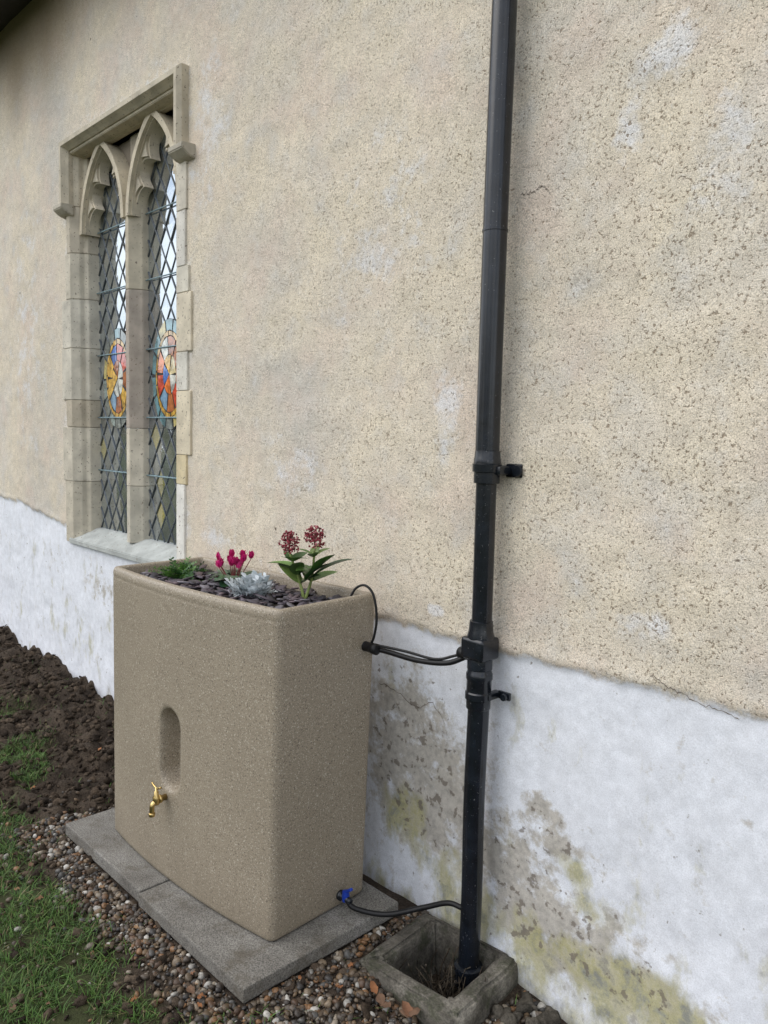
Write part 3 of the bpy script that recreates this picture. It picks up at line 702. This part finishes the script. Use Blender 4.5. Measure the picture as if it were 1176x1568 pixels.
gxs=np.concatenate([-np.geomspace(7,400,26)[::-1],np.arange(-6.9,-.2,.018),np.linspace(-.1,3,20),np.geomspace(3.5,400,22)])
gys=np.concatenate([-np.geomspace(3.2,400,30)[::-1],np.arange(-3.1,.06,.018),np.array([1,4,9,30,400])])
GX,GY=np.meshgrid(gxs,gys); GZ=gh(GX,GY); GZ=np.where(GY>.9,-.3,GZ)
ga,gb=masks(GX,GY)
nx=len(gxs); ny=len(gys); ii,jj=np.meshgrid(np.arange(nx-1),np.arange(ny-1)); q=(jj*nx+ii).ravel()
mgd,nt,b=newmat('ground')
tc=N(nt,'ShaderNodeTexCoord').outputs['Object']
soil=ramp(nt,noise(nt,tc,7,5,.65),[(.3,(.038,.029,.022)),(.5,(.062,.047,.035)),(.72,(.10,.076,.055))])
soil=mix(nt,1.0,soil,ramp(nt,noise(nt,tc,110,3,.7),[(.3,.5),(.7,1.5)]),'MULTIPLY')
grs=ramp(nt,noise(nt,tc,30,4,.7),[(.3,(.030,.040,.014)),(.55,(.050,.065,.022)),(.75,(.075,.075,.035))])
c=mix(nt,N(nt,'ShaderNodeAttribute',{'attribute_name':'grass'}).outputs['Fac'],soil,grs)
nt.links.new(c,b.inputs['Base Color']); b.inputs['Roughness'].default_value=.95; b.inputs['Specular IOR Level'].default_value=.2
bn=N(nt,'ShaderNodeBump',None,{'Strength':1.0,'Distance':.012,'Height':noise(nt,tc,70,5,.7)}); nt.links.new(bn.outputs[0],b.inputs['Normal'])
gfar=np.where(GY<-4,1,gb*.8)
nmesh('ground',np.c_[GX.ravel(),GY.ravel(),GZ.ravel()],np.c_[q,q+1,q+nx+1,q+nx],mgd,None,True,attrs={'gravel':ga,'grass':gfar})
def pebbles(name,n,xr,yr,mk,smin,smax,pal,flat=.65,jit=.18,lift=.2,mat=None,sub=2):
    x=rng.uniform(*xr,n); y=rng.uniform(*yr,n); m=rng.random(n)<mk(x,y); x=x[m];y=y[m]; n=len(x)
    s=smin+(smax-smin)*rng.random(n)**2.4
    ins=(x>-3.0)&(x<-1.74)&(y>-.725); ing=(x>gx0-.01)&(x<gx1+.01)&(y>gy0-.01)
    k=~(ins|ing); x,y,s=x[k],y[k],s[k]; n=len(x)
    pos=np.c_[x,y,gh(x,y)+s*lift+rng.uniform(0,.006,n)]
    col=pal[rng.integers(0,len(pal),n)]*rng.uniform(.6,1.2,(n,1))
    S=np.c_[s,s*rng.uniform(.6,.95,n),s*rng.uniform(flat-.15,flat+.15,n)]
    V,F,C=scatter(*ico(sub),pos,eulers(rng.normal(0,.5,n),rng.normal(0,.5,n),rng.uniform(0,6.28,n)),S,col,jit)
    return nmesh(name,V,F,mat,None,True,col=C)
mpb=smat('pebbles',rough=.5,sc=90,var=.3,bump=.25,bd=.002,attr=True)
pal=np.array([(.10,.068,.040),(.15,.10,.056),(.06,.046,.035),(.18,.135,.09),(.08,.076,.07),(.19,.10,.045),(.26,.22,.17),(.045,.04,.037),(.12,.095,.073),(.10,.058,.034),(.065,.05,.037),(.42,.40,.36)])
pebbles('gravel',34000,(-3.4,-.9),(-1.15,-.01),lambda x,y:masks(x,y)[0]*.9+.03,.004,.0150,pal,mat=mpb)
mcl=smat('soil_clods',rough=.95,sc=60,var=.45,bump=.9,bd=.008,attr=True,spec=.15)
palc=np.array([(.068,.05,.036),(.09,.066,.047),(.045,.034,.026),(.11,.083,.06)])
pebbles('soil_clods',30000,(-6.6,-.6),(-1.9,-.01),lambda x,y:np.clip(.75-masks(x,y)[0]*.4-masks(x,y)[1]*.5,0,1)*np.where(x<-2.9,1,.6),.002,.020,palc,jit=.6,mat=mcl,flat=.6,sub=2)
n=260; pos=np.c_[rng.uniform(gx0+.06,gx1-.06,n),rng.uniform(gy0+.06,gy1-.03,n),-.17+rng.uniform(0,.03,n)]
s=rng.uniform(.006,.02,n); V,F,C=scatter(*ico(2),pos,eulers(rng.normal(0,1,n),rng.normal(0,1,n),rng.uniform(0,6,n)),np.c_[s,s*.8,s*.6],palc[rng.integers(0,4,n)]*.8,.4)
nmesh('gully_debris',V,F,mcl,gu,True,col=C)
a=Acc()
for k in range(130):
    t=random.uniform(0,6.28); o=np.array([px+random.uniform(-.09,.09),py-.06+random.uniform(-.10,.05),-.16]); L=random.uniform(.06,.21)
    e=o+np.array([math.cos(t)*L*.45,math.sin(t)*L*.35,L*random.uniform(.5,1.1)]); e[1]=min(e[1],-.03); m=(o+e)/2+np.array([random.gauss(0,.02),random.gauss(0,.015),.01]); m[1]=min(m[1],-.03)
    V,F=tube(spline([o,m,e],8),random.uniform(.0012,.0028),5); a.add(V,F,random.choice([(.07,.055,.04),(.04,.034,.028),(.12,.10,.075)]))
a.make('dead_stalks',mcl,gu,True)
n=70; pos=np.c_[rng.uniform(-1.30,-.95,n),rng.uniform(-.15,-.01,n),np.zeros(n)]; pos[:,2]=gh(pos[:,0],pos[:,1])+.01
s=rng.uniform(.010,.030,n); V,F,C=scatter(*ico(2),pos,eulers(rng.normal(0,1,n),rng.normal(0,1,n),rng.uniform(0,6,n)),np.c_[s,s*.8,s*.6],np.array([(.11,.098,.08)])*rng.uniform(.5,1.3,(n,1)),.5)
nmesh('rubble_stones',V,F,mcl,None,True,col=C)
def grass(n,xr,yr,mk,hmin,hmax):
    x=rng.uniform(*xr,n); y=rng.uniform(*yr,n)
    cl=fbm(x*16,y*16,91,2); m=rng.random(n)<mk(x,y)*sst(.30,.60,cl)*1.3; x=x[m];y=y[m];n=len(x)
    h=rng.uniform(hmin,hmax,n)*rng.uniform(.6,1,n); azm=rng.uniform(0,6.28,n); lean=rng.uniform(.2,1.5,n); wd=rng.uniform(.0009,.0020,n)
    dx,dy=np.cos(azm),np.sin(azm); pz=gh(x,y)-.003
    def pt(t,side):
        o=lean*t*t*h; z=h*t*(1-.30*lean*t*.8)
        return np.c_[x+dx*o-dy*wd*side,y+dy*o+dx*wd*side,pz+z]
    V=np.stack([pt(0,-1),pt(0,1),pt(.45,-.9),pt(.45,.9),pt(.8,-.5),pt(.8,.5),pt(1,-.05),pt(1,.05)],1)
    F=np.array([[0,1,3,2],[2,3,5,4],[4,5,7,6]]); F=(F[None]+(np.arange(n)*8)[:,None,None]).reshape(-1,4)
    pal=np.array([(.07,.15,.03),(.10,.19,.04),(.05,.10,.025),(.14,.21,.055),(.24,.21,.10)])
    C=np.repeat(pal[rng.choice(5,n,p=[.3,.27,.25,.12,.06])]*rng.uniform(.7,1.1,(n,1)),8,axis=0)
    return V.reshape(-1,3),F,C
V1,F1,C1=grass(200000,(-5.6,-1.2),(-2.4,-.30),lambda x,y:masks(x,y)[1],.015,.048)
V2,F2,C2=grass(9000,(-5.5,-.9),(-1.3,-.05),lambda x,y:np.where((x>-3.05)&(x<-1.72)&(y>-.74)|((x>gx0-.02)&(x<gx1+.02)&(y>gy0-.02)),0,.20),.015,.045)
nmesh('grass',np.vstack([V1,V2]),np.vstack([F1,F2+len(V1)]),smat('grass_blades',rough=.6,sc=20,var=.2,bump=0,attr=True,spec=.3),None,True,col=np.vstack([C1,C2]))
a=Acc()
LF=[(-1.44,-.395,.06,.03),(-1.40,-.385,.045,.035),(-1.47,-.40,.04,.02),(-1.50,-.41,.04,.01),(-1.53,-.40,.035,.01),(-1.90,-.80,.035,0),(-1.83,-.78,.03,0),(-1.70,-.52,.03,0),(-1.62,-.46,.03,0),(-1.25,-.30,.04,.01),(-1.22,-.22,.035,.01),(-2.6,-.95,.03,0),(-3.1,-.9,.03,0)]
LF+=[(random.uniform(-3.6,-1),random.uniform(-1.3,-.3),random.uniform(.012,.028),0) for _ in range(70)]
for (x,y,sz,dz) in LF:
    if -3.02<x<-1.72 and y>-.75: continue
    if dz==0 and gx0-.02<x<gx1+.02 and y>gy0-.02: continue
    V,F=leaf(sz,sz*.7,random.uniform(-.5,.5),random.uniform(-.4,.6),7,wav=.003); z=float(gh(np.array([x]),np.array([y]))[0])+.014+dz
    a.add(place(V,(x,y,z),random.uniform(0,6.28),random.uniform(-.1,.4)),F,random.choice([(.30,.125,.05),(.22,.105,.055),(.15,.085,.05),(.28,.17,.09)]))
a.make('fallen_leaves',smat('dead_leaf',rough=.8,sc=50,var=.3,bump=.3,attr=True),None,True)

# ------------------------------------------------------------------ churchyard trees opposite (seen reflected in the glass)
a=Acc(); allV=[];allF=[];allC=[]; off=0
qv=np.array([[-.5,-.3,0],[.5,-.3,0],[.5,.3,0],[-.5,.3,0]]); qf=np.array([[0,1,2,3]])
for k in range(24):
    tx_=-105+k*5.6+random.uniform(-2,2); ty_=-34+random.uniform(-5,5); H_=random.uniform(6.5,10.5)
    V,F=tube(spline([(tx_,ty_,0),(tx_+.2,ty_,H_*.4),(tx_-.1,ty_,H_*.85)],8),np.linspace(.25,.06,9),8); a.add(V,F,(.08,.06,.045))
    for b_ in range(7):
        t=random.uniform(0,6.28); z0=H_*random.uniform(.3,.7); V,F=tube([(tx_,ty_,z0),(tx_+1.4*math.cos(t),ty_+1.4*math.sin(t),z0+1.3)],[.08,.02],6); a.add(V,F,(.08,.06,.045))
    n=1500; cc=rng.normal(size=(14,3))*np.array([1.5,1.5,H_*.17])+np.array([tx_,ty_,H_*.58]); pos=cc[rng.integers(0,14,n)]+rng.normal(size=(n,3))*.5
    s=rng.uniform(.18,.42,n); col=np.array([(.06,.07,.035)])*rng.uniform(.5,1.5,(n,1))
    V,F,C=scatter(qv,qf,pos,eulers(rng.uniform(0,6,n),rng.uniform(0,6,n),rng.uniform(0,6,n)),np.c_[s,s,s],col); allV.append(V);allF.append(F+off);allC.append(C);off+=len(V)
tl=empty('distant_trees'); a.make('trunks',smat('bark',rough=.9,attr=True,sc=5),tl); nmesh('foliage',np.vstack(allV),np.vstack(allF),mlf,tl,col=np.vstack(allC))
print('done')
